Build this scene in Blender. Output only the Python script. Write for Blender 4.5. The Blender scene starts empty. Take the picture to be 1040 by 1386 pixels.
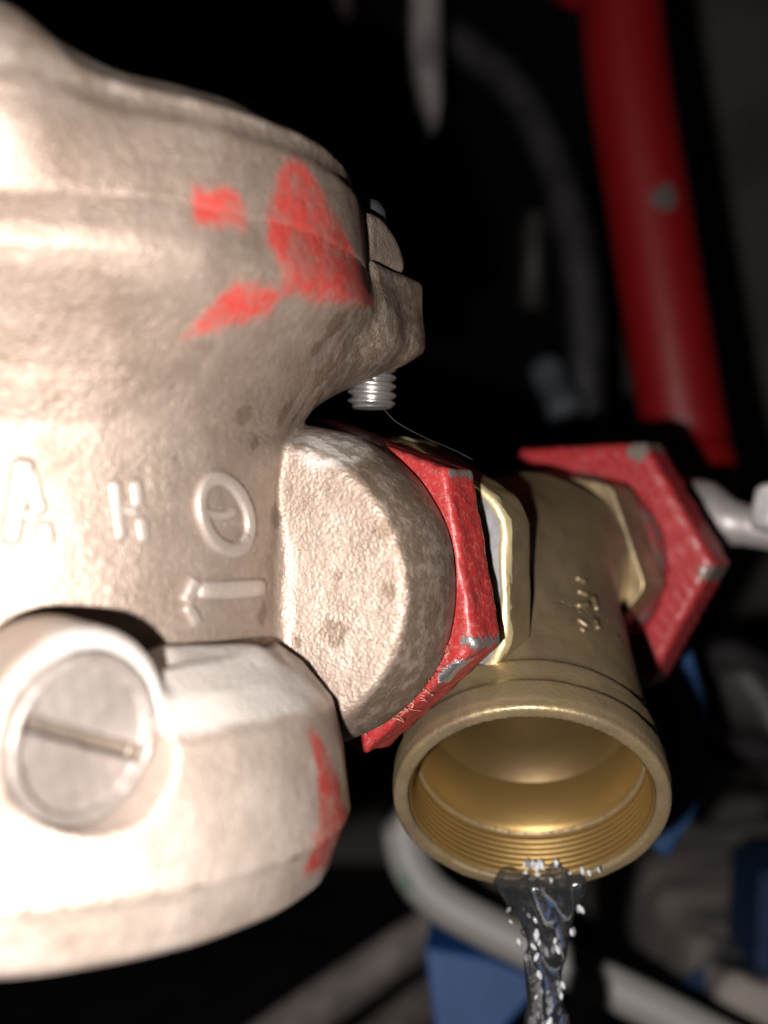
import bpy, math, random
import numpy as np
from mathutils import Vector, Matrix

random.seed(4)
rng = np.random.default_rng(7)

# ------------------------------------------------------------------ camera, light, exposure
CAMZ = 0.30                      # camera height above the ground (m)
F = 1700.0                       # focal length in pixels of the 1040 x 1386 frame
scene = bpy.context.scene
cam_d = bpy.data.cameras.new("camera")
cam = bpy.data.objects.new("camera", cam_d)
scene.collection.objects.link(cam)
cam.location = (0, 0, CAMZ)
cam.rotation_euler = (math.radians(90), 0, 0)
cam_d.sensor_fit = 'VERTICAL'
cam_d.sensor_height = 36
cam_d.lens = 36 * F / 1386
cam_d.clip_start = 0.005
cam_d.clip_end = 20
cam_d.dof.use_dof = True
cam_d.dof.focus_distance = 0.196
cam_d.dof.aperture_fstop = 10.5
scene.camera = cam

world = bpy.data.worlds.new("World")
scene.world = world
world.use_nodes = True
world.node_tree.nodes["Background"].inputs[0].default_value = (0.5, 0.52, 0.55, 1)
world.node_tree.nodes["Background"].inputs[1].default_value = 0.003

flash_d = bpy.data.lights.new("camera_flash", 'POINT')   # the phone's flash, beside and below the lens
flash_d.energy = 3.9
flash_d.color = (1.0, 0.94, 0.905)
flash_d.shadow_soft_size = 0.0022
flash = bpy.data.objects.new("camera_flash", flash_d)
scene.collection.objects.link(flash)
flash.location = (-0.018, 0.004, CAMZ - 0.016)

scene.view_settings.view_transform = 'Standard'
scene.view_settings.look = 'None'
scene.view_settings.exposure = 0.0
scene.view_settings.gamma = 1.0
scene.view_settings.use_curve_mapping = False
scene.cycles.use_denoising = True
scene.cycles.max_bounces = 8
scene.cycles.transmission_bounces = 6
scene.cycles.caustics_reflective = False
scene.cycles.caustics_refractive = False
scene.cycles.sample_clamp_indirect = 4.0

# ------------------------------------------------------------------ helpers
C = scene.collection
MM = 0.001
ORG = {}                          # world origin (mm, camera frame) of every object


def P(px, py, d):
    """point (mm, camera frame: x right, y depth, z up) seen at a pixel at depth d mm"""
    return np.array([(px - 520) / F * d, d, (693 - py) / F * d])


def link(o, org, parent):
    C.objects.link(o)
    ORG[o.name] = np.array(org, float)
    if parent is not None:
        o.parent = parent
        o.location = Vector((np.array(org) - ORG[parent.name]) * MM)
    else:
        o.location = Vector(np.array(org) * MM) + Vector((0, 0, CAMZ))
    return o


def tag(o, label, cat, group=None, kind=None):
    o["label"] = label
    if cat: o["category"] = cat
    if group: o["group"] = group
    if kind: o["kind"] = kind
    return o


def thing(name, org, label, cat, group=None):
    o = bpy.data.objects.new(name, None)
    o.empty_display_size = 0.01
    return tag(link(o, org, None), label, cat, group)


def mesh(name, V, faces, mat, parent=None, smooth=True, attrs=None, org=None):
    V = np.asarray(V, float)
    if org is None: org = V.mean(0)
    me = bpy.data.meshes.new(name)
    me.from_pydata(((V - org) * MM).tolist(), [], [list(map(int, f)) for f in faces])
    me.update()
    if smooth: me.polygons.foreach_set("use_smooth", [True] * len(me.polygons))
    for k, a in (attrs or {}).items():
        at = me.attributes.new(k, 'FLOAT', 'POINT')
        at.data.foreach_set("value", np.asarray(a, np.float32))
    me.materials.append(mat)
    o = bpy.data.objects.new(name, me)
    return link(o, org, parent)


def fix_normals(o):
    import bmesh
    bm = bmesh.new(); bm.from_mesh(o.data)
    bmesh.ops.recalc_face_normals(bm, faces=bm.faces); bm.to_mesh(o.data); bm.free()
    return o


# ---- signed distance modelling with a surface-nets mesher
def smin(a, b, k):
    h = np.clip(0.5 + 0.5 * (b - a) / k, 0, 1)
    return b + (a - b) * h - k * h * (1 - h)


def smax(a, b, k):
    return -smin(-a, -b, k)


def sd_poly(x, y, poly):
    poly = np.asarray(poly, np.float32)
    n = len(poly)
    d = np.full(np.broadcast(x, y).shape, 1e9, np.float32)
    s = np.ones(d.shape, bool)
    for i in range(n):
        a = poly[i]; b = poly[i - 1]
        e = b - a
        wx = x - a[0]; wy = y - a[1]
        t = np.clip((wx * e[0] + wy * e[1]) / max(float(e @ e), 1e-9), 0, 1)
        d = np.minimum(d, (wx - e[0] * t) ** 2 + (wy - e[1] * t) ** 2)
        c1 = y >= a[1]; c2 = y < b[1]; c3 = e[0] * wy > e[1] * wx
        flip = (c1 & c2 & c3) | (~c1 & ~c2 & ~c3)
        s ^= flip
    return np.where(s, 1, -1) * np.sqrt(d)


def sd_capsule(x, y, z, a, b, r):
    a = np.asarray(a, float); b = np.asarray(b, float); e = b - a
    wx, wy, wz = x - a[0], y - a[1], z - a[2]
    t = np.clip((wx * e[0] + wy * e[1] + wz * e[2]) / (e @ e), 0, 1)
    return np.sqrt((wx - e[0] * t) ** 2 + (wy - e[1] * t) ** 2 + (wz - e[2] * t) ** 2) - r


def cyl_coords(x, y, z, c, ax):
    """height along the axis and radius"""
    ax = np.asarray(ax, float); ax = ax / np.linalg.norm(ax)
    wx, wy, wz = x - c[0], y - c[1], z - c[2]
    h = wx * ax[0] + wy * ax[1] + wz * ax[2]
    r = np.sqrt(np.maximum((wx - h * ax[0]) ** 2 + (wy - h * ax[1]) ** 2 + (wz - h * ax[2]) ** 2, 0))
    return h, r


def sd_cyl(x, y, z, c, ax, h0, h1, r, rd=0.0):
    h, q = cyl_coords(x, y, z, c, ax)
    dx = q - (r - rd); dy = np.abs(h - (h0 + h1) / 2) - ((h1 - h0) / 2 - rd)
    return np.minimum(np.maximum(dx, dy), 0) + np.sqrt(np.maximum(dx, 0) ** 2 + np.maximum(dy, 0) ** 2) - rd


def sd_box(x, y, z, c, axes, half, rd):
    q = []
    for ax, hs in zip(axes, half):
        q.append(np.abs((x - c[0]) * ax[0] + (y - c[1]) * ax[1] + (z - c[2]) * ax[2]) - (hs - rd))
    o = np.sqrt(sum(np.maximum(v, 0) ** 2 for v in q))
    return o + np.minimum(np.maximum(np.maximum(q[0], q[1]), q[2]), 0) - rd


def lumps(x, y, z, amp, wl, seed=0):
    """cheap smooth 3D unevenness"""
    r = np.random.default_rng(seed)
    v = 0
    for i in range(6):
        k = r.normal(size=3); k *= (2 * math.pi / wl) / np.linalg.norm(k) * r.uniform(.6, 1.7)
        v = v + np.sin(x * k[0] + y * k[1] + z * k[2] + r.uniform(0, 6.28))
    return v * (amp / 3.0)


def nets(f, lo, hi, h):
    ax = [np.arange(lo[i], hi[i] + h, h, dtype=np.float32) for i in range(3)]
    X = ax[0][:, None, None]; Y = ax[1][None, :, None]; Z = ax[2][None, None, :]
    v = np.asarray(f(X, Y, Z), np.float32)
    v = np.broadcast_to(v, (len(ax[0]), len(ax[1]), len(ax[2])))
    ins = v < 0
    cnt = sum(ins[i:ins.shape[0] - 1 + i, j:ins.shape[1] - 1 + j, k:ins.shape[2] - 1 + k].astype(np.int8)
              for i in (0, 1) for j in (0, 1) for k in (0, 1))
    I, J, K = np.nonzero((cnt > 0) & (cnt < 8))
    idx = -np.ones(cnt.shape, np.int64); idx[I, J, K] = np.arange(len(I))
    cs = [(i, j, k) for i in (0, 1) for j in (0, 1) for k in (0, 1)]
    val = {c: v[I + c[0], J + c[1], K + c[2]] for c in cs}
    acc = np.zeros((len(I), 3)); num = np.zeros(len(I))
    for a in cs:
        for d in range(3):
            if a[d] == 0:
                b = list(a); b[d] = 1; b = tuple(b)
                m = (val[a] < 0) != (val[b] < 0)
                t = np.where(m, val[a] / np.where(m, val[a] - val[b], 1), 0)
                p = np.array(a, float)[None, :] + t[:, None] * (np.array(b) - np.array(a))[None, :]
                acc += p * m[:, None]; num += m
    V = np.stack([I, J, K], 1) + acc / num[:, None]
    V = V * h + np.array([ax[0][0], ax[1][0], ax[2][0]])
    for _ in range(2):                                   # pull the vertices onto the true surface
        e = h * 0.3
        f0 = np.asarray(f(V[:, 0], V[:, 1], V[:, 2]), float)
        g = np.stack([f(V[:, 0] + e, V[:, 1], V[:, 2]) - f0, f(V[:, 0], V[:, 1] + e, V[:, 2]) - f0,
                      f(V[:, 0], V[:, 1], V[:, 2] + e) - f0], 1) / e
        st = g * (f0 / np.maximum((g * g).sum(1), 0.25))[:, None]
        V = V - np.clip(st, -h * .5, h * .5)
    Fs = []
    for d in range(3):
        s0 = [slice(None)] * 3; s1 = [slice(None)] * 3
        s0[d] = slice(0, -1); s1[d] = slice(1, None)
        A, B = ins[tuple(s0)], ins[tuple(s1)]
        o1, o2 = [(1, 2), (2, 0), (0, 1)][d]
        ii = np.stack(np.nonzero(A != B), 1)
        ok = (ii[:, o1] > 0) & (ii[:, o2] > 0) & (ii[:, o1] < ins.shape[o1] - 1) & (ii[:, o2] < ins.shape[o2] - 1)
        ii = ii[ok]
        q = []
        for da, db in ((-1, -1), (0, -1), (0, 0), (-1, 0)):
            c = ii.copy(); c[:, o1] += da; c[:, o2] += db
            q.append(idx[c[:, 0], c[:, 1], c[:, 2]])
        q = np.stack(q, 1)
        fl = ~A[ii[:, 0], ii[:, 1], ii[:, 2]]
        q[fl] = q[fl][:, ::-1]
        Fs.append(q)
    Fs = np.concatenate(Fs)
    return V, Fs[(Fs >= 0).all(1)]


def frame_pts(V, o, ax):
    """local coordinates -> camera frame"""
    return np.asarray(o) + V @ np.asarray(ax)


def catmull(pts, n=10):
    pts = np.asarray(pts, float)
    p = np.vstack([2 * pts[0] - pts[1], pts, 2 * pts[-1] - pts[-2]])
    out = []
    for i in range(1, len(p) - 2):
        for t in np.linspace(0, 1, n, endpoint=False):
            a, b, c, d = p[i - 1:i + 3]
            out.append(.5 * ((2 * b) + (c - a) * t + (2 * a - 5 * b + 4 * c - d) * t * t + (3 * b - a - 3 * c + d) * t ** 3))
    out.append(pts[-1])
    return np.array(out)


def tube(path, rad, n=14, flat=1.0, up=None, cap=True, sq=1.0):
    """tube along a polyline; rad scalar or per point; flat squashes the second axis"""
    path = np.asarray(path, float)
    m = len(path)
    rad = np.broadcast_to(np.asarray(rad, float), (m,))
    T = np.gradient(path, axis=0); T /= np.linalg.norm(T, axis=1)[:, None]
    u = np.array(up if up is not None else (0.13, -0.97, 0.2), float)
    V = []
    for i in range(m):
        a = u - T[i] * (u @ T[i]); a /= np.linalg.norm(a)
        if up is None: u = a
        b = np.cross(T[i], a)
        for k in range(n):
            t = 2 * math.pi * k / n
            cs, sn = math.cos(t), math.sin(t)
            cs = math.copysign(abs(cs) ** sq, cs); sn = math.copysign(abs(sn) ** sq, sn)
            V.append(path[i] + rad[i] * (cs * a * flat + sn * b))
    faces = [(i * n + k, i * n + (k + 1) % n, (i + 1) * n + (k + 1) % n, (i + 1) * n + k) for i in range(m - 1) for k in range(n)]
    if cap:
        faces += [tuple(range(n))[::-1], tuple((m - 1) * n + k for k in range(n))]
    return np.array(V), faces


def lathe(prof, c, ax, n=96):
    """(h, r) profile turned about an axis"""
    ax = np.asarray(ax, float); ax /= np.linalg.norm(ax)
    a = np.cross(ax, (0.3, 0.2, 0.9)); a /= np.linalg.norm(a); b = np.cross(ax, a)
    V = [np.asarray(c) + h * ax + r * (math.cos(t) * a + math.sin(t) * b)
         for h, r in prof for t in np.linspace(0, 2 * math.pi, n, endpoint=False)]
    m = len(prof)
    faces = [(i * n + k, i * n + (k + 1) % n, (i + 1) * n + (k + 1) % n, (i + 1) * n + k) for i in range(m - 1) for k in range(n)]
    return np.array(V), faces


def join(parts):
    Vs, Fs, o = [], [], 0
    for V, f in parts:
        Vs.append(V); Fs += [tuple(i + o for i in q) for q in f]; o += len(V)
    return np.vstack(Vs), Fs


# ------------------------------------------------------------------ materials
class NT:
    def __init__(s, name):
        s.m = bpy.data.materials.new(name); s.m.use_nodes = True
        s.t = s.m.node_tree; s.b = s.t.nodes["Principled BSDF"]
        s.co = s.t.nodes.new("ShaderNodeTexCoord").outputs["Object"]

    def new(s, ty, **kw):
        n = s.t.nodes.new(ty)
        for k, v in kw.items(): setattr(n, k, v)
        return n

    def put(s, sock, v):
        if hasattr(v, "is_output") or isinstance(v, bpy.types.NodeSocket): s.t.links.new(v, sock)
        else: sock.default_value = v

    def noise(s, scale, detail=4, rough=.55, dist=0.0, vec=None):
        n = s.new("ShaderNodeTexNoise")
        n.inputs["Scale"].default_value = scale; n.inputs["Detail"].default_value = detail
        n.inputs["Roughness"].default_value = rough; n.inputs["Distortion"].default_value = dist
        s.t.links.new(vec or s.co, n.inputs["Vector"])
        return n.outputs["Fac"]

    def voro(s, scale, feature='F1', vec=None):
        n = s.new("ShaderNodeTexVoronoi", feature=feature)
        n.inputs["Scale"].default_value = scale
        s.t.links.new(vec or s.co, n.inputs["Vector"])
        return n.outputs["Distance"]

    def attr(s, name):
        return s.new("ShaderNodeAttribute", attribute_name=name).outputs["Fac"]

    def math(s, op, a, b=0.0, c=0.0):
        n = s.new("ShaderNodeMath", operation=op)
        s.put(n.inputs[0], a); s.put(n.inputs[1], b); s.put(n.inputs[2], c)
        return n.outputs[0]

    def ramp(s, v, a, b, lo=0.0, hi=1.0):
        n = s.new("ShaderNodeMapRange", interpolation_type='SMOOTHSTEP')
        s.put(n.inputs[0], v)
        for i, q in enumerate((a, b, lo, hi)): s.put(n.inputs[1 + i], q)
        return n.outputs[0]

    def mix(s, f, a, b):
        n = s.new("ShaderNodeMix", data_type='RGBA')
        s.put(n.inputs[0], f)
        for i, q in ((6, a), (7, b)):
            s.put(n.inputs[i], (*q, 1) if isinstance(q, tuple) and len(q) == 3 else q)
        return n.outputs[2]

    def set(s, **kw):
        for k, v in kw.items():
            k = {"col": "Base Color", "rough": "Roughness", "metal": "Metallic", "spec": "Specular IOR Level",
                 "trans": "Transmission Weight", "ior": "IOR", "coat": "Coat Weight"}.get(k, k)
            s.put(s.b.inputs[k], (*v, 1) if isinstance(v, tuple) and len(v) == 3 else v)
        return s

    def bump(s, h, strength, dist, prev=None):
        n = s.new("ShaderNodeBump")
        n.inputs["Strength"].default_value = strength; n.inputs["Distance"].default_value = dist
        s.put(n.inputs["Height"], h)
        if prev is not None: s.t.links.new(prev, n.inputs["Normal"])
        s.t.links.new(n.outputs[0], s.b.inputs["Normal"])
        return n.outputs[0]


def cast_material(name, base, dark, paint=True, dust=True, grain=1.0):
    n = NT(name)
    big = n.noise(55, 5, .6, .4)
    col = n.mix(n.ramp(big, .36, .62), base, dark)
    blot = n.ramp(n.noise(130, 5, .65), .56, .72)
    col = n.mix(n.math('MULTIPLY', blot, .42), col, (.20, .145, .095))
    spk = n.ramp(n.noise(900, 4, .75), .56, .74)
    col = n.mix(n.math('MULTIPLY', spk, .5), col, (.60, .51, .45))
    pit = n.ramp(n.noise(380, 5, .7), .37, .29)
    col = n.mix(n.math('MULTIPLY', pit, .6), col, (.10, .075, .06))
    rough = n.ramp(n.noise(300, 3), .3, .7, .42, .55)
    metal = .54
    if dust:
        a = n.math('ADD', n.attr("dust"), n.math('MULTIPLY', n.math('SUBTRACT', n.noise(160, 5, .65), .5), .9))
        dm = n.ramp(a, .25, .75)
        col = n.mix(n.math('MULTIPLY', dm, .8), col, (.50, .47, .44))
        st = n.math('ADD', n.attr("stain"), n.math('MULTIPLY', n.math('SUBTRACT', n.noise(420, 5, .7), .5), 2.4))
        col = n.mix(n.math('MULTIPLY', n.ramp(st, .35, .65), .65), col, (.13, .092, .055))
        metal = n.math('SUBTRACT', .54, n.math('MULTIPLY', dm, .4))
    if paint:
        pd = n.math('ADD', n.attr("paint"), n.math('MULTIPLY', n.math('SUBTRACT', n.noise(300, 5, .7), .5), 3.6))
        pm = n.ramp(pd, 1.2, -1.2)
        worn = n.ramp(n.noise(420, 4, .7, .6), .60, .50)
        pm = n.math('MULTIPLY', pm, n.ramp(worn, 0, 1, .62, .95))
        pm = n.math('MULTIPLY', pm, n.ramp(n.noise(140, 4, .6), .36, .56, .74, 1.0))
        red = n.mix(n.noise(90, 3), (.43, .045, .036), (.33, .03, .024))
        col = n.mix(pm, col, red)
        metal = n.math('MULTIPLY', metal, n.math('SUBTRACT', 1, pm))
        rough = n.math('ADD', rough, n.math('MULTIPLY', pm, -.04))
    n.set(col=col, rough=rough, metal=metal, spec=.5)
    b = n.bump(n.noise(240, 3, .5), .05 * grain, .0010)
    b = n.bump(n.noise(650, 4, .65), .42 * grain, .0006, b)
    b = n.bump(n.noise(2300, 2, .5), .62 * grain, .00032, b)
    return n.m


M_CAST = cast_material("cast_gunmetal", (.335, .265, .217), (.25, .19, .15))
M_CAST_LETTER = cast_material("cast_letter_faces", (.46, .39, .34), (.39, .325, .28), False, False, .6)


def steel(name, col, rough, metal=.9, bump=.15, sc=400):
    n = NT(name)
    n.set(col=n.mix(n.noise(250, 4), col, tuple(c * .7 for c in col)), metal=metal,
          rough=n.ramp(n.noise(sc, 3), .3, .7, rough * .8, rough * 1.25))
    n.bump(n.noise(sc * 3, 3), bump, .0003)
    return n.m


M_ZINC = steel("zinc_steel", (.52, .50, .48), .34, .85)
M_DARKSTEEL = steel("dark_oiled_steel", (.20, .20, .21), .28, .8)
M_PLUG = cast_material("plug_metal", (.36, .32, .295), (.29, .25, .225), False, True, .35)
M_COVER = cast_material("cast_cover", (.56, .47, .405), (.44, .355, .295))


def brass_material(name, base, tarn, amount):
    n = NT(name)
    f = n.ramp(n.noise(70, 5, .6, .5), .5 - amount * .35, .85 - amount * .35)
    col = n.mix(f, base, tarn)
    sp = n.ramp(n.noise(600, 3), .62, .75)
    col = n.mix(n.math('MULTIPLY', sp, .35), col, (.30, .22, .11))
    n.set(col=col, metal=n.ramp(f, 0, 1, .72, .45), rough=n.ramp(n.noise(240, 4), .3, .7, .38, .52))
    b = n.bump(n.noise(260, 4), .10, .0008)
    n.bump(n.noise(1600, 3), .35, .00025, b)
    return n.m


M_BRASS = brass_material("tarnished_brass", (.365, .275, .145), (.175, .13, .08), .6)
M_BRASS_RAW = brass_material("bare_brass", (.95, .80, .47), (.86, .70, .38), .2)
M_BRASS_IN = NT("machined_brass_bore").set(col=(.235, .148, .047), metal=.65, rough=.42)
M_BRASS_IN.bump(M_BRASS_IN.noise(900, 2), .12, .0002)
M_BRASS_IN = M_BRASS_IN.m


def paint_nut(name, red, chip_col, lo, fine=1.0):
    n = NT(name)
    chip = n.math('ADD', n.attr("chip"), n.math('MULTIPLY', n.math('SUBTRACT', n.noise(650, 5, .7, .5), .5), 1.0))
    small = n.ramp(n.noise(460, 6, .8, .3), .63, .67)
    cm = n.math('MAXIMUM', n.ramp(chip, .46, .54), n.math('MULTIPLY', small, lo))
    bright = n.ramp(n.attr("bare"), .35, .6)
    metalc = n.mix(bright, chip_col, (.62, .64, .68))
    redc = n.mix(n.noise(200, 4), red, tuple(c * .72 for c in red))
    dusty = n.ramp(n.noise(1200, 5, .75), .48, .70)
    redc = n.mix(n.math('MULTIPLY', dusty, .34), redc, (.42, .24, .21))
    n.set(col=n.mix(cm, redc, metalc), metal=n.math('MULTIPLY', cm, n.ramp(bright, 0, 1, .35, .95)),
          rough=n.mix(cm, (.40, .40, .40), (.34, .34, .34)))
    b = n.bump(n.math('MULTIPLY', cm, -1.0), .6, .0003)
    b = n.bump(n.noise(300, 3, .5), .16 * fine, .0010, b)
    n.bump(n.noise(1500, 3, .6), .4 * fine, .0003, b)
    return n.m


M_NUT = paint_nut("chipped_red_paint", (.33, .025, .024), (.15, .145, .135), .75)
M_NUT_FAR = paint_nut("worn_red_paint", (.33, .018, .023), (.20, .155, .135), .7, .6)


def plain(name, col, rough=.6, metal=0.0, nz=(60, .25), bump=(400, .2, .0005), col2=None):
    n = NT(name)
    c2 = col2 or tuple(c * (1 - nz[1] * 2) for c in col)
    n.set(col=n.mix(n.ramp(n.noise(nz[0], 5, .6), .35, .65), col, c2), rough=rough, metal=metal)
    n.bump(n.noise(bump[0], 4), bump[1], bump[2])
    return n.m


M_BORE = plain('wet_tarnished_bore', (.115, .071, .024), .46, .55, (60, .08), (300, .1, .0005))
M_SEAL = plain("grey_sealing_face", (.17, .165, .17), .6, .0, (300, .2), (500, .25, .0004))
M_REDPIPE = NT("red_enamelled_pipe")
_c = M_REDPIPE.ramp(M_REDPIPE.noise(26, 3, .5), .70, .74)
M_REDPIPE.set(col=M_REDPIPE.mix(_c, (.19, .003, .005), (.09, .075, .07)), rough=.42)
M_REDPIPE = M_REDPIPE.m

# ------------------------------------------------------------------ geometry constants (mm, camera frame)
AX = np.array([-55.0, 190.0, 0.0])                 # vertical axis of the valve
A = np.array([.559, .829, 0.0]); A /= np.linalg.norm(A)   # pipe run: right and away
S = np.array([A[1], -A[0], 0.0])                   # to the side of the run, towards the camera
UP = np.array([0, 0, 1.0])
N0 = np.array([-1.9, 212.5, -11.5])                # run axis, s = 0


def on_axis(s): return N0 + s * A


def ray_cyl(px, py, R):
    """where the sight line of a pixel meets the upright cylinder of radius R about the valve axis"""
    u = np.array([(px - 520) / F, 1.0]); L = np.linalg.norm(u); u /= L
    c = AX[:2]
    b = c @ u; q = b * b - (c @ c - R * R)
    t = b - math.sqrt(max(q, 0))
    d = t * u[1]
    return P(px, py, d)


def theta_z(p):
    return math.atan2(p[1] - AX[1], p[0] - AX[0]), p[2]


def paint_field(V, polys, R):
    """signed distance (mm) of every vertex to polygons marked on the cylinder R (wrapped angle x height)"""
    th = np.arctan2(V[:, 1] - AX[1], V[:, 0] - AX[0]) * R
    d = np.full(len(V), 50.0)
    for poly, grow in polys:
        q = [theta_z(ray_cyl(x, y, R)) for x, y in poly]
        q = [(t * R, z) for t, z in q]
        d = np.minimum(d, sd_poly(th.astype(np.float32), V[:, 2].astype(np.float32), q) - grow)
    return np.clip(d, -20, 50)


# ================================================================== SETTING
def sheet(name, x0, x1, y0, y1, z, mat, th=6):
    V = [(x, y, zz) for zz in (z - th, z) for x, y in ((x0, y0), (x1, y0), (x1, y1), (x0, y1))]
    f = [(3, 2, 1, 0), (4, 5, 6, 7), (0, 1, 5, 4), (1, 2, 6, 5), (2, 3, 7, 6), (3, 0, 4, 7)]
    return mesh(name, V, f, mat, smooth=False)


GZ = -CAMZ / MM
M_GROUND = plain("dark_wet_ground", (.022, .020, .019), .7, 0, (20, .3), (200, .4, .002))
g = sheet("ground", -1500, 1500, 60, 1600, GZ + 6, M_GROUND); g["kind"] = "structure"
M_WALL = plain("rough_dark_render", (.20, .19, .175), .9, 0, (14, .2), (90, .8, .004))
w = mesh("wall", [(-900, 1050, GZ + 7), (1500, 1050, GZ + 7), (1500, 1050, 900), (-900, 1050, 900),
                  (-900, 1110, GZ + 7), (1500, 1110, GZ + 7), (1500, 1110, 900), (-900, 1110, 900)],
         [(0, 1, 2, 3), (5, 4, 7, 6), (1, 5, 6, 2), (4, 0, 3, 7), (3, 2, 6, 7), (4, 5, 1, 0)], M_WALL, smooth=False)
w["kind"] = "structure"

# concrete ledge with wet blotches, right of the strainer
n = NT("stained_concrete")
bl = n.ramp(n.noise(11, 3, .55, .3), .50, .56)
cc = n.mix(n.noise(60, 5), (.50, .44, .40), (.36, .32, .29))
n.set(col=n.mix(bl, cc, (.045, .05, .065)), rough=n.ramp(bl, 0, 1, .8, .35))
n.bump(n.noise(150, 4), .4, .002)
ledge_top = -168
V, f = nets(lambda x, y, z: sd_box(x, y, z, (285, 640, ledge_top - 40), np.eye(3), (165, 190, 40), 8) + lumps(x, y, z, 1.2, 50, 3),
            (110, 440, ledge_top - 90), (460, 840, ledge_top + 10), 6.0)
led = mesh("ledge", V, f, n.m); led["kind"] = "structure"

# ================================================================== VALVE
valve = thing("pressure_valve", AX + np.array([0, 0, -54.0]),
              "large sand-cast metal valve body with raised letters and red paint daubs, lit by flash", "valve")

RED_POLYS = [([(266, 254), (318, 252), (336, 282), (334, 306), (268, 304)], 0.0),
             ([(400, 210), (428, 222), (462, 288), (484, 340), (502, 414), (440, 410), (392, 392), (364, 330), (372, 270), (386, 238)], 0.0),
             ([(328, 376), (400, 392), (392, 426), (340, 442), (284, 450), (302, 410)], -0.3)]

LUGC = np.array([-2.0, 211.0])
lr = LUGC - AX[:2]; lr /= np.linalg.norm(lr)
LR = np.array([lr[0], lr[1], 0.0]); LT = np.array([lr[1], -lr[0], 0.0])


E1 = np.array([.41, .912, 0.0]); E2 = np.array([.912, -.41, 0.0])    # the bolt lug's long side and its outer face


def f_bonnet(x, y, z):
    r = np.sqrt((x - AX[0]) ** 2 + (y - AX[1]) ** 2)
    prof = [(0, 36.3), (51.6, 36.3), (51.75, 36.6), (51.6, 39.4), (51.0, 45.6), (50.0, 47.2), (49.6, 49.4), (46, 52.0), (38, 53.0), (16, 54), (0, 55)]
    d = sd_poly(r, z, prof) - .6
    # lug on the right, above the joint
    lug = smax(sd_box(x, y, z, (-6.0, 204.4, 43.4), (E1, E2, UP), (8.6, 8.0, 4.2), 1.6), sd_capsule(x, y, z, (-4, 199, 38), (-5, 204, 38), 9.2), 1.2)
    d = smin(d, lug, 3.0)
    # lug on the left, towards the camera
    th = math.radians(-80)
    ld = np.array([math.cos(th), math.sin(th), 0]); lt = np.array([-ld[1], ld[0], 0])
    c = AX + ld * 43 + np.array([0, 0, 48.0])
    d = smin(d, sd_box(x, y, z, c, (ld, lt, UP), (10.5, 6, 9.0), 5), 13.0)
    return d + lumps(x, y, z, .07, 12, 1)


V, f = nets(f_bonnet, (-114, 130, 34), (14, 252, 66), .65)
bon = mesh("bonnet", V, f, M_CAST, valve,
           attrs={"paint": paint_field(V, RED_POLYS, 53), "dust": np.where(V[:, 2] > 48.5, .35, .05), "stain": np.zeros(len(V))})

CAPN = np.array([-.33, -.944])                     # the boss's flat face looks back towards the camera
BOSS_S0, BOSS_S1 = -27.8, -11.5


def f_body(x, y, z):
    r = np.sqrt((x - AX[0]) ** 2 + (y - AX[1]) ** 2)
    prof = [(0, -24), (39.6, -24), (39.6, 4), (40.6, 11), (43.6, 17.5), (47.4, 23.5), (51.0, 28.0), (52.4, 30.2), (52.5, 32.0), (51.8, 35.9), (51.7, 36.6), (0, 36.6)]
    d = sd_poly(r, z, prof) - .5
    # outlet boss: frustum along the run
    h, q = cyl_coords(x, y, z, N0, A)
    ball = np.sqrt((h + 20.0) ** 2 + q * q) - 24.9
    boss = smax(smax(ball, CAPN[0] * (x - 1.6) + CAPN[1] * (y - 177.4), 1.0), h - BOSS_S1, .8)
    neck = np.maximum(q - 17.5, np.maximum(-24 - h, h - 4))
    d2 = np.minimum(boss, neck)
    d = smin(d, d2, .7 + 2.5 * np.clip((2 - z) / 10, 0, 1))
    # lower half of the bolt lug, with a gusset into the flange
    lug = sd_box(x, y, z, (-5.6, 206.2, 32.8), (E1, E2, UP), (10.6, 9.0, 6.1), 1.3)
    gus = sd_capsule(x, y, z, (LUGC[0] - 3, LUGC[1], 29), (AX[0] + LR[0] * 38, AX[1] + LR[1] * 38, 22), 7.0)
    web = sd_capsule(x, y, z, P(530, 462, 208), P(404, 510, 199), 3.0)
    d = smin(d, smin(lug, gus, 4.0), 3.0)
    d = smin(d, web, 6.0)
    shelf = sd_capsule(x, y, z, P(474, 452, 198), P(392, 480, 189), 6.2)
    d = smin(d, shelf, 7.0)
    return d + lumps(x, y, z, .08, 9, 2)


V, f = nets(f_body, (-112, 132, -40), (16, 248, 41), .6)
hh = (V - N0) @ A
rr = np.linalg.norm(V - N0 - hh[:, None] * A, axis=1)


def surf(f, px, py, t=120.0):
    """first point of a modelled surface along a sight line"""
    v = P(px, py, 1.0); v = v / np.linalg.norm(v)
    for _ in range(60):
        p = v * t
        dd = float(np.ravel(f(np.array([p[0]]), np.array([p[1]]), np.array([p[2]])))[0])
        t += dd * .8
        if abs(dd) < .02: break
    return v * t


def spots(V, lst):
    s = np.zeros(len(V))
    for p, r in lst:
        s = np.maximum(s, np.clip(1.3 - np.linalg.norm(V - p, axis=1) / r, 0, 1))
    return s


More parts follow.
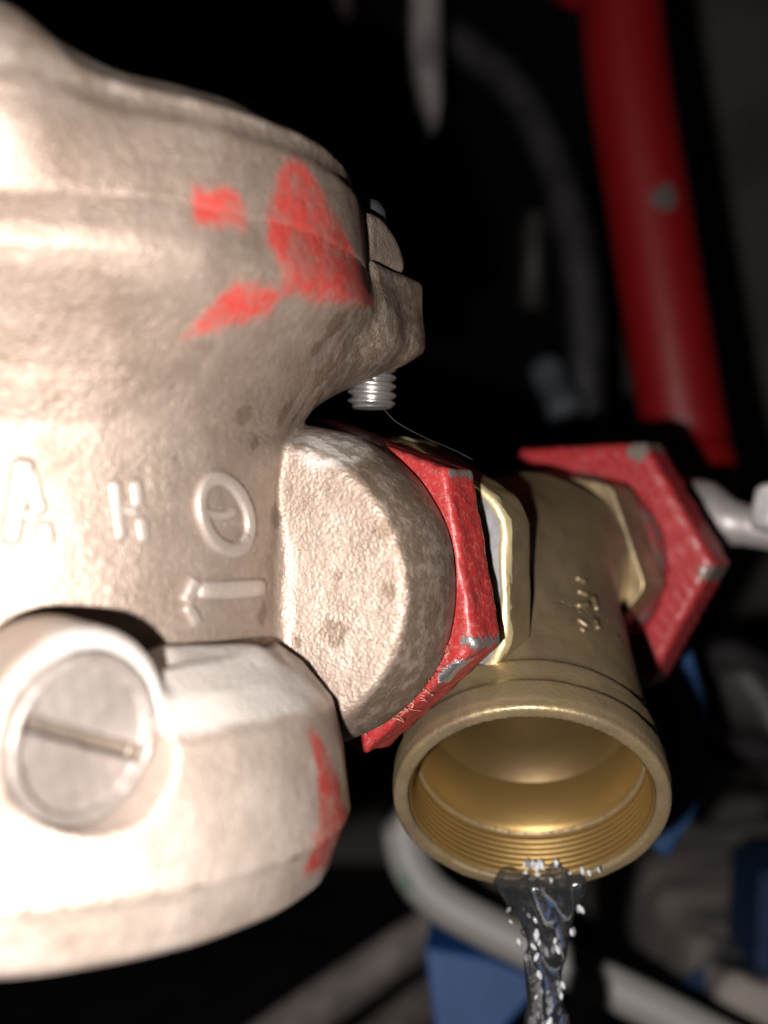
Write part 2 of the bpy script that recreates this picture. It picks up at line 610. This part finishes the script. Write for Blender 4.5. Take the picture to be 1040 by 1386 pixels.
stain = spots(V, [(surf(f_body, x, y), q) for x, y, q in (
    (450, 856, 2.6), (520, 712, 2.2), (552, 695, 1.3), (560, 722, 1.2), (355, 830, 1.9), (455, 440, 3.0), (470, 470, 2.2), (400, 870, 1.2),
    (440, 505, 3.0), (430, 470, 1.6), (372, 700, 2.2), (345, 600, 1.2), (525, 800, 1.6), (330, 560, 2.0), (385, 560, 2.5))])
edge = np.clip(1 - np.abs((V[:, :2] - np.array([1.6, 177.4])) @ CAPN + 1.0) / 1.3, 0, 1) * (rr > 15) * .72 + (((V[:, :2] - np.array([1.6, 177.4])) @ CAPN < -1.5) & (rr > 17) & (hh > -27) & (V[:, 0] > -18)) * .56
dust = np.clip(1.2 - np.linalg.norm((V - surf(f_body, 452, 602)) / np.array([7.5, 12, 5.5]), axis=1), 0, 1) * 1.0
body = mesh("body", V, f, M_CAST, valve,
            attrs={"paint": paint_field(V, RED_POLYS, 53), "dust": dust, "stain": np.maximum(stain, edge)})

# raised casting letters and flow arrow on the waist
WR = 40.05


def stroke(pts, w):
    p = np.array([ray_cyl(x, y, WR) for x, y in pts])
    p = catmull(p, 6) if len(p) > 2 else np.linspace(p[0], p[1], 9)
    r = np.full(len(p), w); r[0] *= .55; r[-1] *= .55
    r *= 1 + .05 * np.sin(np.linspace(0, 5, len(p)) + pts[0][0])
    mid = p.mean(0)
    return tube(p, r * 1.08, 20, .85, up=(mid - AX) * np.array([1, 1, 0]), sq=.6)


def letter(name, strokes, w, label):
    V, f = join([stroke(s, ww) for s, ww in [(q, w) if not isinstance(q, tuple) else q for q in strokes]])
    o = fix_normals(mesh(name, V, f, M_CAST_LETTER, body)); o["label"] = label
    return o


letter("raised_letter", [([(32, 618), (27, 660), (20, 700), (13, 738)], 1.25), ([(33, 620), (45, 662), (55, 698)], 1.0),
                         ([(59, 706), (66, 736)], 1.0), ([(24, 695), (52, 700)], .7)], 1, "raised cast letter A")
letter("raised_letter", [[(153, 648), (158, 690), (164, 734)], [(181, 648), (186, 688)], [(188, 698), (194, 736)],
                         ([(160, 692), (187, 692)], .75)], .85, "raised cast letter H")
th = np.linspace(.6, 2 * math.pi + 1.1, 17)
ov = [(303 + 32 * math.cos(t) + 9 * math.sin(t), 696 + 49 * math.sin(t) + 2 * math.cos(t)) for t in th]
letter("raised_letter", [ov, ([(272, 692), (300, 698), (318, 690)], .55)], .95, "raised cast letter O")
letter("raised_arrow", [([(264, 784), (257, 800), (249, 816)], 1.0), ([(250, 818), (259, 832), (267, 846)], .8),
                        ([(262, 799), (310, 798), (356, 795)], 1.2)], 1, "raised cast flow arrow pointing left")

# bottom cover with the plug boss
PN = np.array([.74, -.66, -.10]); PN /= np.linalg.norm(PN)
PC = P(116, 1001, 148.0)


CS = .915


def f_cover(x, y, z):
    r = np.sqrt((x - AX[0]) ** 2 + (y - AX[1]) ** 2)
    prof = [(0, -26), (33, -26), (36.8, -21.4), (38.2, -21.0), (42.4, -24.0), (46.6, -29.2), (48.2, -36), (49.2, -45.0), (48.4, -46.6), (46.4, -52.6), (45, -53.6), (0, -54)]
    d = sd_poly(r, z, prof) - .7
    boss = sd_cyl(x, y, z, PC, PN, -12, -.2, 13.2, 2.0)
    d = smin(d, boss, 1.6)
    c2 = PC - PN * 7 + np.array([-17, -2, -8.5])
    d = smin(d, sd_cyl(x, y, z, c2, PN, -20, 0, 10.0, 4), 7.0)
    d = smin(d, sd_capsule(x, y, z, P(225, 925, 172), P(318, 922, 180), 5.2), 4.0)
    hole = sd_cyl(x, y, z, PC, PN, -4.2, 8, 10.6, .3)
    d = smax(d, -hole, .5)
    return d + lumps(x, y, z, .08, 12, 5)


V, f = nets(f_cover, (-110, 118, -57), (2, 245, -8), .7)
VU = V; V = V * CS                                 # the cover stands a little forward of the waist
cone = np.clip((VU[:, 2] + 29.0) / 3, 0, .95) * np.clip((VU[:, 0] + 45) / 12, 0, 1)
CRED = [([(441, 995), (452, 1005), (472, 1100), (476, 1158), (430, 1180), (428, 1134), (438, 1122), (442, 1062)], .7)]
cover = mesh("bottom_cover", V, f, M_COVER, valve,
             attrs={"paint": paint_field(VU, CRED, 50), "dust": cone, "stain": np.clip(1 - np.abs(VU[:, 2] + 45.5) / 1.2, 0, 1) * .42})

SL = S * 0 + np.cross(PN, UP); SL /= np.linalg.norm(SL)
SV = np.cross(SL, PN)
slot_dir = math.cos(math.radians(-20)) * (-SL) + math.sin(math.radians(-20)) * SV
if slot_dir[0] < 0: slot_dir = -slot_dir
slot_dir = slot_dir - 0
slot_p = np.cross(PN, slot_dir)


def f_plug(x, y, z):
    d = sd_cyl(x, y, z, PC, PN, -4.0, -.9, 10.3, .4)
    ring = np.maximum(d * 0 + sd_cyl(x, y, z, PC, PN, -4.0, .4, 10.3, .6), -sd_cyl(x, y, z, PC, PN, -6, 5, 9.0, .2))
    d = smin(d, ring, .6)
    slot = sd_box(x, y, z, PC - PN * .6, (slot_dir, slot_p, PN), (9.3, .95, 2.4), .2)
    return smax(d, -slot, .4) + lumps(x, y, z, .06, 4, 6)


V, f = nets(f_plug, PC - 12, PC + 12, .35)
hp = (V - PC) @ PN; ss = np.abs((V - PC) @ slot_p)
plug = mesh("slotted_plug", V * CS, f, M_PLUG, valve, attrs={"dust": hp * 0, "stain": ((hp < -1.3) & (ss < 1.2)) * 1.2}); plug["label"] = "round screw plug with a single slot"

# clamp bolt through the lug
BX = np.array([LUGC[0], LUGC[1], 0.0])
n_t, pitch = 40, 1.5
zs = np.arange(17.4, 30, .15)
Vb = []
for z in zs:
    for k in range(n_t):
        t = 2 * math.pi * k / n_t
        ph = (z / pitch + t / (2 * math.pi)) % 1.0
        tri = abs(ph * 2 - 1)
        r = 3.25 + .8 * min(1.0, max(0, tri * 1.5 - .2))
        r = min(r, 3.1 + max(0, (z - 17.4)) * 1.1)
        Vb.append((BX[0] + r * math.cos(t), BX[1] + r * math.sin(t), z))
m = len(zs)
fb = [(i * n_t + k, i * n_t + (k + 1) % n_t, (i + 1) * n_t + (k + 1) % n_t, (i + 1) * n_t + k) for i in range(m - 1) for k in range(n_t)]
base = len(Vb)
for r, z in ((2.5, 17.35), (1.9, 17.75), (.05, 18.0)):
    for k in range(n_t):
        t = 2 * math.pi * k / n_t
        Vb.append((BX[0] + r * math.cos(t), BX[1] + r * math.sin(t), z))
chain = [0, base, base + n_t, base + 2 * n_t]
for a, b in zip(chain[:-1], chain[1:]):
    fb += [(a + (k + 1) % n_t, a + k, b + k, b + (k + 1) % n_t) for k in range(n_t)]
bolt = fix_normals(mesh("bolt", Vb, fb, M_ZINC, valve)); bolt["label"] = "shiny threaded bolt end below the lug"
prof = [(40, 2.2), (46.3, 2.2), (46.5, 3.7), (49.0, 3.7), (50.4, 2.9), (50.9, 1.6), (50.9, .05)]
V, f = lathe(prof, np.array([-3.4, 205.0, 0.0]), UP, 32)
hd = fix_normals(mesh("bolt_head", V, f, M_DARKSTEEL, bolt))

# ================================================================== UNION NUT (near, red)
def hexf(u, v, R, rot):
    ap = R * math.cos(math.pi / 6)
    d = None
    for i in range(6):
        t = math.radians(rot + 30 + 60 * i)
        e = u * math.cos(t) + v * math.sin(t) - ap
        d = e if d is None else np.maximum(d, e)
    return d


def hex_nut(R, rot, s0, s1, hole, rd, chamf, seed, amp=.16, h=.42):
    """local x along the run, y = S, z = up"""
    def ff(x, y, z):
        q = np.sqrt(y * y + z * z)
        d = smax(hexf(y, z, R, rot), np.maximum(s0 - x, x - s1), rd)
        d = smax(d, q + (s0 - x) * 1.4 - chamf, rd)
        d = smax(d, q + (x - s1) * 1.4 - chamf - 1, rd)
        d = smax(d, hole - q, .5)
        return d + lumps(x, y, z, amp, 4, seed)
    V, f = nets(ff, (s0 - 1.5, -R - 1.5, -R - 1.5), (s1 + 1.5, R + 1.5, R + 1.5), h)
    return V, f


AXES = np.stack([A, S, UP])
V, f = hex_nut(27.6, -19, -10.6, -1.8, 16.6, 1.3, 26.9, 11, .09)
W = frame_pts(V, N0, AXES)
ang = np.degrees(np.arctan2(V[:, 2], V[:, 1])); rad = np.hypot(V[:, 1], V[:, 2])


def near(a0, w): return np.clip(1 - np.abs((ang - a0 + 180) % 360 - 180) / w, 0, 1)


chip = near(40, 5) * (rad > 24.5) * (V[:, 0] > -9.7) * 1.0
lower = near(-33, 14) * np.clip((rad - 23.0) / 2.0, 0, 1) * 1.3 * (V[:, 0] < -7.2)
chip = np.maximum(chip, lower)
chip = np.maximum(chip * .66, near(-18, 6) * (rad > 24.5) * .66)
hx = hexf(V[:, 1], V[:, 2], 27.6, -19)
rim = np.clip(1 + (hx + .2) / 1.6, 0, 1) * np.clip(1 - np.abs(V[:, 0] + 10.0) / 1.6, 0, 1)
chip = np.maximum(chip, rim * .42)
chip = np.maximum(chip, lower * .9)
nut = thing("union_nut", on_axis(-4) - np.array([0, 0, 28]),
            "chipped red painted hexagonal nut clamped against the valve outlet boss", "nut", "red hexagonal pipe nuts")
mesh("hex_ring", W, f, M_NUT, nut, attrs={"chip": chip, "bare": np.clip(lower, 0, 1)})

# loose hemp and thread ends pinched between boss and nut
M_HEMP = plain("hemp_fibres", (.34, .035, .03), .8, 0, (500, .2), (900, .1, .0002), (.36, .22, .16))
parts = []
for i in range(160):
    a = math.radians(random.uniform(-112, -22))
    s = random.uniform(-13.0, -10.4)
    r0 = random.uniform(21.5, 23.6)
    base_p = on_axis(s) + r0 * (math.cos(a) * S + math.sin(a) * UP)
    out = (math.cos(a) * S + math.sin(a) * UP)
    tang = (-math.sin(a) * S + math.cos(a) * UP)
    L = random.uniform(.6, 2.6)
    p1 = base_p + out * random.uniform(-.1, .9) + tang * random.uniform(-.8, .8) + A * random.uniform(0, 1.2)
    p2 = p1 + (out * random.uniform(-.6, .9) + tang * random.uniform(-.8, .8) - A * random.uniform(-.6, .8)) * L * .8
    parts.append(tube(catmull([base_p, p1, p2], 4), random.uniform(.05, .16), 5))
V, f = join(parts)
hemp = mesh("hemp_strands", V, f, M_HEMP, nut); hemp["kind"] = "stuff"

# ================================================================== Y STRAINER (brass)
W3 = math.cos(math.radians(32)) * -UP + math.sin(math.radians(32)) * S
B = -.70 * A + .714 * W3; B /= np.linalg.norm(B)
_ray = P(719, 1088, 1.0)
PS, PL, _d = np.linalg.solve(np.stack([A, B, -_ray], 1), -N0)
MOUTH = on_axis(PS) + B * PL
Bl = np.array([B @ A, B @ S, B @ UP])             # in run coordinates
Cl = np.array([PS, 0, 0])
strainer = thing("y_strainer", MOUTH + np.array([0, 0, -20.0]),
                 "tarnished brass Y strainer with its cap off, water pouring from the open mouth", "strainer")


def f_str(x, y, z):
    q = np.sqrt(y * y + z * z)
    run = np.maximum(q - 18.4, np.maximum(8 - x, x - 74))
    h, r = cyl_coords(x, y, z, Cl, Bl)
    br = np.maximum(r - (17.2 + np.clip(h - 8, 0, 50) * .105), np.maximum(-6 - h, h - PL + 3))
    d = smin(run, br, 6.0)
    d = smin(d, np.maximum(r - 21.9, np.maximum(PL - 11.0 - h, h - PL + 1)), 2.2)
    d = smin(d, smax(np.maximum(r - 23.0, PL - 5.4 - h), h - PL, .7), 2.0)
    bore = np.minimum(np.maximum(r - 15.6 - np.clip(h - 28, 0, 4) * .9, 6 - h), np.maximum(q - 14, np.maximum(4 - x, x - 90)))
    bore = np.minimum(bore, np.maximum(r - 20.6, PL - 9 - h))
    d = smax(d, -bore, .6)
    return d + lumps(x, y, z, .04, 9, 8)


Ml = Cl + Bl * PL
lo = np.minimum(Ml - 26, np.array([6, -24, -24])); hi = np.maximum(Ml + 26, np.array([76, 24, 24]))
V, f = nets(f_str, lo, hi, .55)
W = frame_pts(V, N0, AXES)
mesh("strainer_body", W, f, M_BRASS, strainer)

# female thread and ledge inside the mouth
prof = []
for i in range(96):
    h = PL - 8.6 + i * .075
    prof.append((h, 19.85 + .34 * (2 * abs(((h / 1.15) % 1) - .5))))
V, f = lathe([(PL - 20, 18.2), (PL - 10.2, 18.2), (PL - 9.4, 19.4)] + prof + [(PL - .9, 20.5)], on_axis(PS), B, 120)
mesh("mouth_thread", V, f, M_BRASS_IN, strainer)
V, f = lathe([(8, 15.4), (28, 15.4), (32, 18.0), (PL - 20.2, 18.0), (PL - 20.1, 18.35)], on_axis(PS), B, 96)
mesh("screen_bore", V, f, M_BORE, strainer)


def hex_end(s0, s1, R, rot, name, rnd=.975):
    def ff(x, y, z):
        q = np.sqrt(y * y + z * z)
        d = smax(hexf(y, z, R, rot), np.maximum(s0 - x, x - s1), .35)
        d = smax(d, q - R * rnd, .5)
        return smax(d, 14.6 - q, .3) + lumps(x, y, z, .06, 5, 3)
    V, f = nets(ff, (s0 - 1.2, -R - 1, -R - 1), (s1 + 1.2, R + 1, R + 1), .42)
    return mesh(name, frame_pts(V, N0, AXES), f, M_BRASS, strainer)


he = hex_end(7.0, 14.6, 25.8, -30, "hex_end", .945)
hex_end(66.0, 76.5, 22.4, -10, "hex_end")
# bare rim of the near hexagon and the grey sealed face inside it
def rim_poly(R, s, n=72, rot=-30):
    out = []
    for k in range(n):
        t = 2 * math.pi * k / n
        a = (math.degrees(t) - rot) % 60 - 30
        r = R * math.cos(math.pi / 6) / math.cos(math.radians(a))
        r = min(r, R * .944)
        out.append(on_axis(s) + r * (math.cos(t) * S + math.sin(t) * UP))
    return out
def band(rows):
    n = len(rows[0]); V = np.vstack(rows)
    return V, [(i * n + k, i * n + (k + 1) % n, (i + 1) * n + (k + 1) % n, (i + 1) * n + k) for i in range(len(rows) - 1) for k in range(n)]
V, f = band([rim_poly(25.95, 7.8), rim_poly(25.85, 6.6), rim_poly(25.4, 6.0), rim_poly(24.3, 6.0), rim_poly(24.0, 7.2)])
fix_normals(mesh("filed_rim", V + 0.12 * rng.normal(size=V.shape), f, M_BRASS_RAW, he))
V, f = band([rim_poly(24.3, 6.9), rim_poly(24.0, 6.5), rim_poly(16, 6.5), rim_poly(15, 7.2)])
fix_normals(mesh("seal_face", V, f, M_SEAL, he))
V, f = lathe([(-9, 15.6), (7, 15.6)], N0, A, 64)
fix_normals(mesh("tail_pipe", V, f, M_SEAL, strainer))

# raised marks on the strainer body
parts = []
for (x0, y0, x1, y1) in ((780, 782, 792, 788), (782, 800, 795, 806), (781, 820, 797, 818), (782, 838, 796, 848), (786, 850, 792, 855), (803, 808, 808, 826), (806, 840, 810, 852)):
    a = P(x0, y0, 236.0); b = P(x1, y1, 236.0)
    pp = []
    for q in np.linspace(0, 1, 5):
        p = a + (b - a) * q
        v = p / np.linalg.norm(p)
        t = 200.0
        for _ in range(40):                        # march to the body surface
            w_ = v * t; l = np.array([(w_ - N0) @ A, (w_ - N0) @ S, (w_ - N0) @ UP])
            dd = float(f_str(np.array([l[0]]), np.array([l[1]]), np.array([l[2]]))[0])
            t += dd * .8
            if abs(dd) < .02: break
        pp.append(v * t)
    parts.append(tube(pp, .55, 8))
V, f = join(parts)
fix_normals(mesh("raised_marks", V, f, M_BRASS, strainer))

# ================================================================== FAR NUT and tail
V, f = hex_nut(30.6, 1, 82.0, 93.5, 20.0, 2.2, 30.2, 21, .08, .5)
W = frame_pts(V, N0, AXES)
ang = np.degrees(np.arctan2(V[:, 2], V[:, 1])); rad = np.hypot(V[:, 1], V[:, 2])
chip = near(62, 9) * (rad > 26) + near(-3, 7) * (rad > 27) * .9 + np.clip(1 - np.abs(rad - 21.5) / 1.3, 0, 1) * .45
nut2 = thing("union_nut", on_axis(88) - np.array([0, 0, 31]),
             "worn red hexagonal nut behind the brass strainer, blurred", "nut", "red hexagonal pipe nuts")
mesh("hex_ring", W, f, M_NUT_FAR, nut2, attrs={"chip": chip, "bare": chip * 0})
M_TAIL = plain("dark_stained_tail", (.16, .12, .11), .45, .4, (150, .3), (500, .2, .0004), (.28, .05, .05))
V, f = lathe([(76, 15), (76.2, 20.0), (82, 20.2), (86, 19.6), (96, 19.6), (120, 17), (120, 1)], N0, A, 72)
mesh("tail_piece", V, f, M_TAIL, nut2)

# silver drain cock to the right of the far nut
cock = thing("drain_cock", P(985, 770, 300), "small silver drain cock sticking out right of the far red nut", "cock")
c0 = P(952, 702, 305); c1 = P(1085, 722, 292); d01 = (c1 - c0) / np.linalg.norm(c1 - c0); L01 = np.linalg.norm(c1 - c0)
V, f = lathe([(-8, .2), (-8, 9), (-1, 9.4), (1.5, 9.0), (4, 7.6), (6, 6.2), (8, 5.4), (11, 5.0), (L01, 5.0), (L01, .2)], c0, d01, 40)
fix_normals(mesh("stem", V, f, steel('dull_nickel', (.46, .42, .41), .55, .45), cock))
kp = P(1046, 690, 288)
V, f = lathe([(-5, .2), (-5, 3.6), (-3.5, 4.6), (4, 4.6), (5.5, 3.4), (5.5, .2)], kp, (.2, .1, .97), 28)
fix_normals(mesh("knob", V, f, plain("white_plastic", (.75, .72, .70), .4), cock))

# ================================================================== WATER
n = NT("running_water")
n.set(col=(.93, .95, 1.0), rough=.03, trans=.985, ior=1.33)
n.bump(n.noise(300, 2, .5, .8), .15, .0015)
M_WATER = n.m
def drop_mat(name, tr):
    q = NT(name); q.set(col=(.92, .94, 1.0), rough=.07, trans=tr, ior=1.33); return q.m
M_DROPS = [drop_mat("clear_drop", .97), drop_mat("soft_glint_drop", .86), drop_mat("glint_drop", .55)]  # drops whitened so the flash's sparkle sits in their colour
D = -UP - (-UP @ B) * B; D /= np.linalg.norm(D)
Q = np.cross(B, D)
LIP = MOUTH + D * 22.0
water = thing("water_stream", np.array([LIP[0], LIP[1], GZ + 6.5]),
              "sparkling stream of water falling from the lip of the brass strainer mouth", "water")


def f_water(x, y, z):
    d = None
    # film on the floor of the mouth, gathering to the lip, then falling
    def add(a, b, r):
        nonlocal d
        c = sd_capsule(x, y, z, a, b, r)
        d = c if d is None else smin(d, c, 2.2)
    for k in np.linspace(-5.0, 9.0, 10) * np.sign(Q[0]):
        top = MOUTH + D * math.sqrt(20.9 ** 2 - k * k) + Q * k - B * 1.2
        lip = MOUTH + D * (math.sqrt(21.5 ** 2 - k * k)) + Q * k + B * .5
        lowp = LIP + np.array([2.6 + k * .22 * np.sign(Q[0]), .5, -12])
        add(top, lip, .35); add(lip, lowp, .8)
    e = LIP + np.array([2.6, .5, -13])
    path = [e, LIP + np.array([3.0, .5, -24]), LIP + np.array([4.0, 0, -34]), LIP + np.array([4.6, 0, -48])]
    for a, b in zip(path[:-1], path[1:]):
        add(a + np.array([1.5, 0, 0]), b + np.array([.9, 0, 0]), 2.1); add(a + np.array([-1.9, 0, 0]), b + np.array([-1.5, 0, 0]), 1.7)
    return d + lumps(x, y, z * .22, .55, 4.5, 9)


V, f = nets(f_water, LIP + np.array([-22, -22, -50]), LIP + np.array([24, 12, 14]), .55)
mesh("falling_water", V, f, M_WATER, water)
# lower fall, out of the picture, down to the ground
pth = np.array([LIP + np.array([4.6 + .6 * math.sin(i), 0, -46 - i * (LIP[2] - 46 - GZ - 7) / 30]) for i in range(31)])
V, f = tube(pth, [3.2 + .8 * math.sin(i * 1.7) for i in range(31)], 14)
mesh("lower_fall", V, f, M_WATER, water)
# individual drops: three shared meshes
import bmesh
dm = []
for i in range(3):
    bm = bmesh.new(); bmesh.ops.create_icosphere(bm, subdivisions=2, radius=.001)
    for v in bm.verts:
        v.co.z *= 1.7 + .2 * i
        v.co.x *= 1 + .15 * math.sin(v.co.z * 3000 + i)
    me = bpy.data.meshes.new("droplet"); bm.to_mesh(me); bm.free()
    me.polygons.foreach_set("use_smooth", [True] * len(me.polygons)); me.materials.append(M_DROPS[i]); dm.append(me)


def drop(p, r):
    o = bpy.data.objects.new("droplet", dm[random.choice((0, 1, 1, 2, 2))])
    link(o, p, water)
    o.scale = (r, r, r); o.rotation_euler = (random.uniform(-.4, .4), random.uniform(.1, .7), random.uniform(0, 3))


for i in range(150):                                   # in the falling stream
    t = random.random() ** .8
    z = -3 - t * 46
    w_ = 4.6 * max(0, 1 - t * 3.0) + 2.3
    drop(LIP + np.array([1.8 + 3.2 * t + random.uniform(-w_, w_), -3.2 + random.uniform(-1.0, .6), z]), random.uniform(.2, .55))
for i in range(26):                                   # splashing on the lip and inside the mouth
    k = random.gauss(2.2, 4.0) * np.sign(Q[0])
    h = random.uniform(-2.2, .6)
    rr_ = 20.0 if h < -.8 else 21.6
    p = MOUTH + D * (math.sqrt(max(rr_ ** 2 - k * k, 4)) - 1.2) + Q * k + B * h
    drop(p, random.uniform(.2, .55))
for px, py, d, r in ((803, 1156, 229, .7), (773, 1168, 231, .7), (682, 1170, 231, .5)):
    drop(P(px, py, d), r)

# ================================================================== BACKGROUND THINGS
def px_path(pts, n=10): return catmull([P(*p) for p in pts], n)


V, f = tube(px_path([(838, -330, 440), (842, 20, 432), (886, 330, 424), (930, 606, 416)], 8), 14.3, 40)
rp = thing("red_pipe", P(930, 682, 414), "dark red enamelled steel pipe running down the right background", "pipe")
po = V.mean(0); mk = (P(898, 268, 412) - po) * MM
q = NT("red_pipe_with_scuff")
vd = q.new("ShaderNodeVectorMath", operation='DISTANCE'); q.t.links.new(q.co, vd.inputs[0]); vd.inputs[1].default_value = mk
dd = q.math('ADD', vd.outputs["Value"], q.math('MULTIPLY', q.math('SUBTRACT', q.noise(120, 4, .6), .5), .016))
sm = q.ramp(dd, .0062, .003)
q.set(col=q.mix(sm, q.mix(q.noise(40, 4), (.20, .003, .0055), (.165, .0025, .0045)), (.085, .075, .07)), rough=.45)
q.bump(q.noise(90, 4), .1, .002)
mesh("pipe", V, f, q.m, rp, org=po)
V, f = tube([P(926, 600, 416), P(929, 622, 416), P(933, 672, 414), P(934, 682, 414)], [15.0, 16.0, 16.0, 13], 40)
mesh("collar", V, f, M_REDPIPE, rp)
V, f = tube([P(758, -6, 450), P(790, 2, 444), P(830, 8, 436)], 3.8, 16)
mesh("side_branch", V, f, M_REDPIPE, rp)

n = NT("printed_grey_hose")
cc = n.mix(n.noise(80, 4), (.36, .345, .33), (.28, .27, .255))
gm = n.ramp(n.noise(75, 2, .5), .66, .70)
rm = n.ramp(n.noise(82, 2, .5, 0, None), .30, .27)
cc = n.mix(n.math('MULTIPLY', gm, .6), cc, (.10, .22, .13)); cc = n.mix(n.math('MULTIPLY', rm, .6), cc, (.42, .13, .12))
n.set(col=cc, rough=.5); n.bump(n.noise(300, 3), .15, .0005)
V, f = tube(px_path([(590, 960, 398), (553, 1060, 395), (547, 1140, 392), (580, 1206, 388), (660, 1256, 384), (790, 1318, 378), (960, 1402, 370), (1200, 1530, 360)], 8), 6.6, 28)
tag(mesh("grey_hose", V, f, n.m), "pale grey printed hose bending below the brass strainer mouth", "hose")

V, f = tube(px_path([(680, 1196, 540), (560, 1274, 520), (360, 1412, 490), (120, 1590, 455)], 6), 9.5, 24)
tag(mesh("dim_pipe", V, f, plain("dull_grey_pipe", (.27, .235, .22), .6)), "dim brownish grey pipe running to the bottom edge under the valve", "pipe")
V, f = tube(px_path([(700, 1290, 560), (600, 1340, 545), (500, 1420, 520), (380, 1520, 500)], 6), 9.5, 24)
tag(mesh("dim_pipe", V, f, plain("dull_brown_pipe", (.20, .17, .155), .7)), "darker lower pipe beside the blue tray at the bottom edge", "pipe")


def slab(name, quad, back, mat):
    q = np.array([P(*p) for p in quad]); b = q + np.array(back)
    nq = len(q)
    V = np.vstack([q, b])
    f = [tuple(range(nq)), tuple(range(nq, 2 * nq))[::-1]] + [(i, (i + 1) % nq, nq + (i + 1) % nq, nq + i) for i in range(nq)]
    o = fix_normals(mesh(name, V, f, mat, smooth=False))
    bv = o.modifiers.new("bevel", 'BEVEL'); bv.width = .0012; bv.segments = 3
    return o


M_BLUE = plain("blue_plastic", (.010, .075, .26), .55, 0, (30, .1), (200, .15, .0008))
tag(slab("blue_tray", [(574, 1282, 408), (660, 1296, 408), (742, 1328, 406), (660, 1420, 400), (600, 1480, 396)], (4, 34, 2), M_BLUE),
    "bright blue plastic tray corner below the grey hose at the bottom", "tray")
V, f = tube(px_path([(900, 820, 345), (924, 900, 342), (941, 970, 340), (943, 1030, 338), (925, 1090, 336), (890, 1150, 336)], 8), 3.6, 16, .5)
tag(mesh("blue_strap", V, f, plain("blue_webbing", (.020, .075, .20), .7)), "curved dark blue strap right of the strainer mouth", "strap")
tag(slab("blue_board", [(1030, 1180, 470), (1120, 1170, 475), (1130, 1460, 455), (1018, 1460, 452)], (0, 40, 0), plain("blue_board_face", (.012, .045, .12), .6)),
    "dark blue board at the lower right edge", "board")
tag(slab("blue_cloth_scrap", [(912, 1330, 470), (962, 1300, 480), (1000, 1310, 482), (985, 1400, 465), (930, 1410, 460)], (4, 20, -8), plain("blue_scrap", (.016, .05, .13), .7)),
    "dark blue scrap lying on the stained ledge beside the hose", "scrap")

# black sheet added behind everything on the left to keep the background dark
M_BLACK = plain("black_backdrop", (.0035, .0035, .004), .9, 0, (15, .2), (120, .2, .001))
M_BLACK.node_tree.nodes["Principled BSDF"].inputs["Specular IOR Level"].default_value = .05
tag(slab("black_backdrop", [(-900, -700, 640), (770, -700, 640), (808, 560, 640), (820, 1010, 640), (-900, 1010, 640)], (0, 60, 0), M_BLACK),
    "black sheet added to keep the background behind the valve dark", "backdrop")
V, f = tube(px_path([(576, -220, 470), (576, 0, 470), (577, 90, 470), (577, 135, 470), (576, 172, 470), (575, 190, 470)], 6),
            np.interp(np.linspace(0, 1, 31), [0, .6, .76, .9, .97, 1], [6.2, 6.2, 5.4, 3.2, 1.4, .4]), 24)
tag(mesh("hanging_rod", V, f, plain("dull_grey_rod", (.24, .215, .21), .6)), "blurred grey rod with a pointed end hanging at the top", "rod")
V, f = tube(px_path([(463, -200, 560), (466, 0, 560), (474, 90, 560), (484, 200, 555), (488, 330, 550)], 6), 4.2, 16)
tag(mesh("thin_cable", V, f, plain("brown_black_cable", (.085, .055, .058), .5)), "thin dark brownish cable beside the hanging rod", "cable")
V, f = tube(px_path([(560, 20, 600), (640, 70, 590), (705, 130, 580), (752, 230, 570), (782, 350, 560), (792, 480, 555), (788, 700, 550)], 8), 9.0, 20)
tag(mesh("black_hose", V, f, plain("black_rubber_hose", (.034, .031, .034), .6)), "arching black rubber hose in the dark background", "hose")
V, f = lathe([(-14, .2), (-14, 6), (-9, 7.5), (4, 7.5), (8, 9.0), (12, 8.0), (13, .2)], P(752, 528, 520), (.35, -.3, -.9), 24)
tag(fix_normals(mesh("hose_clip", V, f, plain("grey_blue_clip", (.085, .10, .115), .5))), "small bluish grey clip in the dark above the far nut", "clip")
V, f = lathe([(-22, .2), (-22, 6), (20, 6), (22, 4), (22, .2)], P(722, 352, 560), (.05, 0, 1), 20)
tag(fix_normals(mesh("dark_fitting", V, f, plain("brown_fitting", (.034, .028, .026), .6))), "faint brown upright fitting in the dark background centre", "fitting")
V, f = nets(lambda x, y, z: sd_capsule(x, y, z, P(985, 930, 430), P(1040, 960, 428), 17) + lumps(x, y, z, 2, 20, 4), P(960, 1030, 440) - 25, P(1080, 860, 420) + 30, 2.0)
tag(mesh("black_bundle", V, f, plain("black_rubber_lump", (.030, .024, .026), .5)), "black rubber lump right of the blue strap", "rubber lump")

# fine stray hair below the bolt
V, f = tube(px_path([(518, 552, 205), (538, 572, 205), (575, 592, 205), (612, 608, 206), (640, 622, 206)], 8), .02, 5)
tag(mesh("stray_hair", V, f, plain("pale_hair", (.10, .095, .09), .5)), "fine stray hair hanging between bolt tip and red nut", "hair")
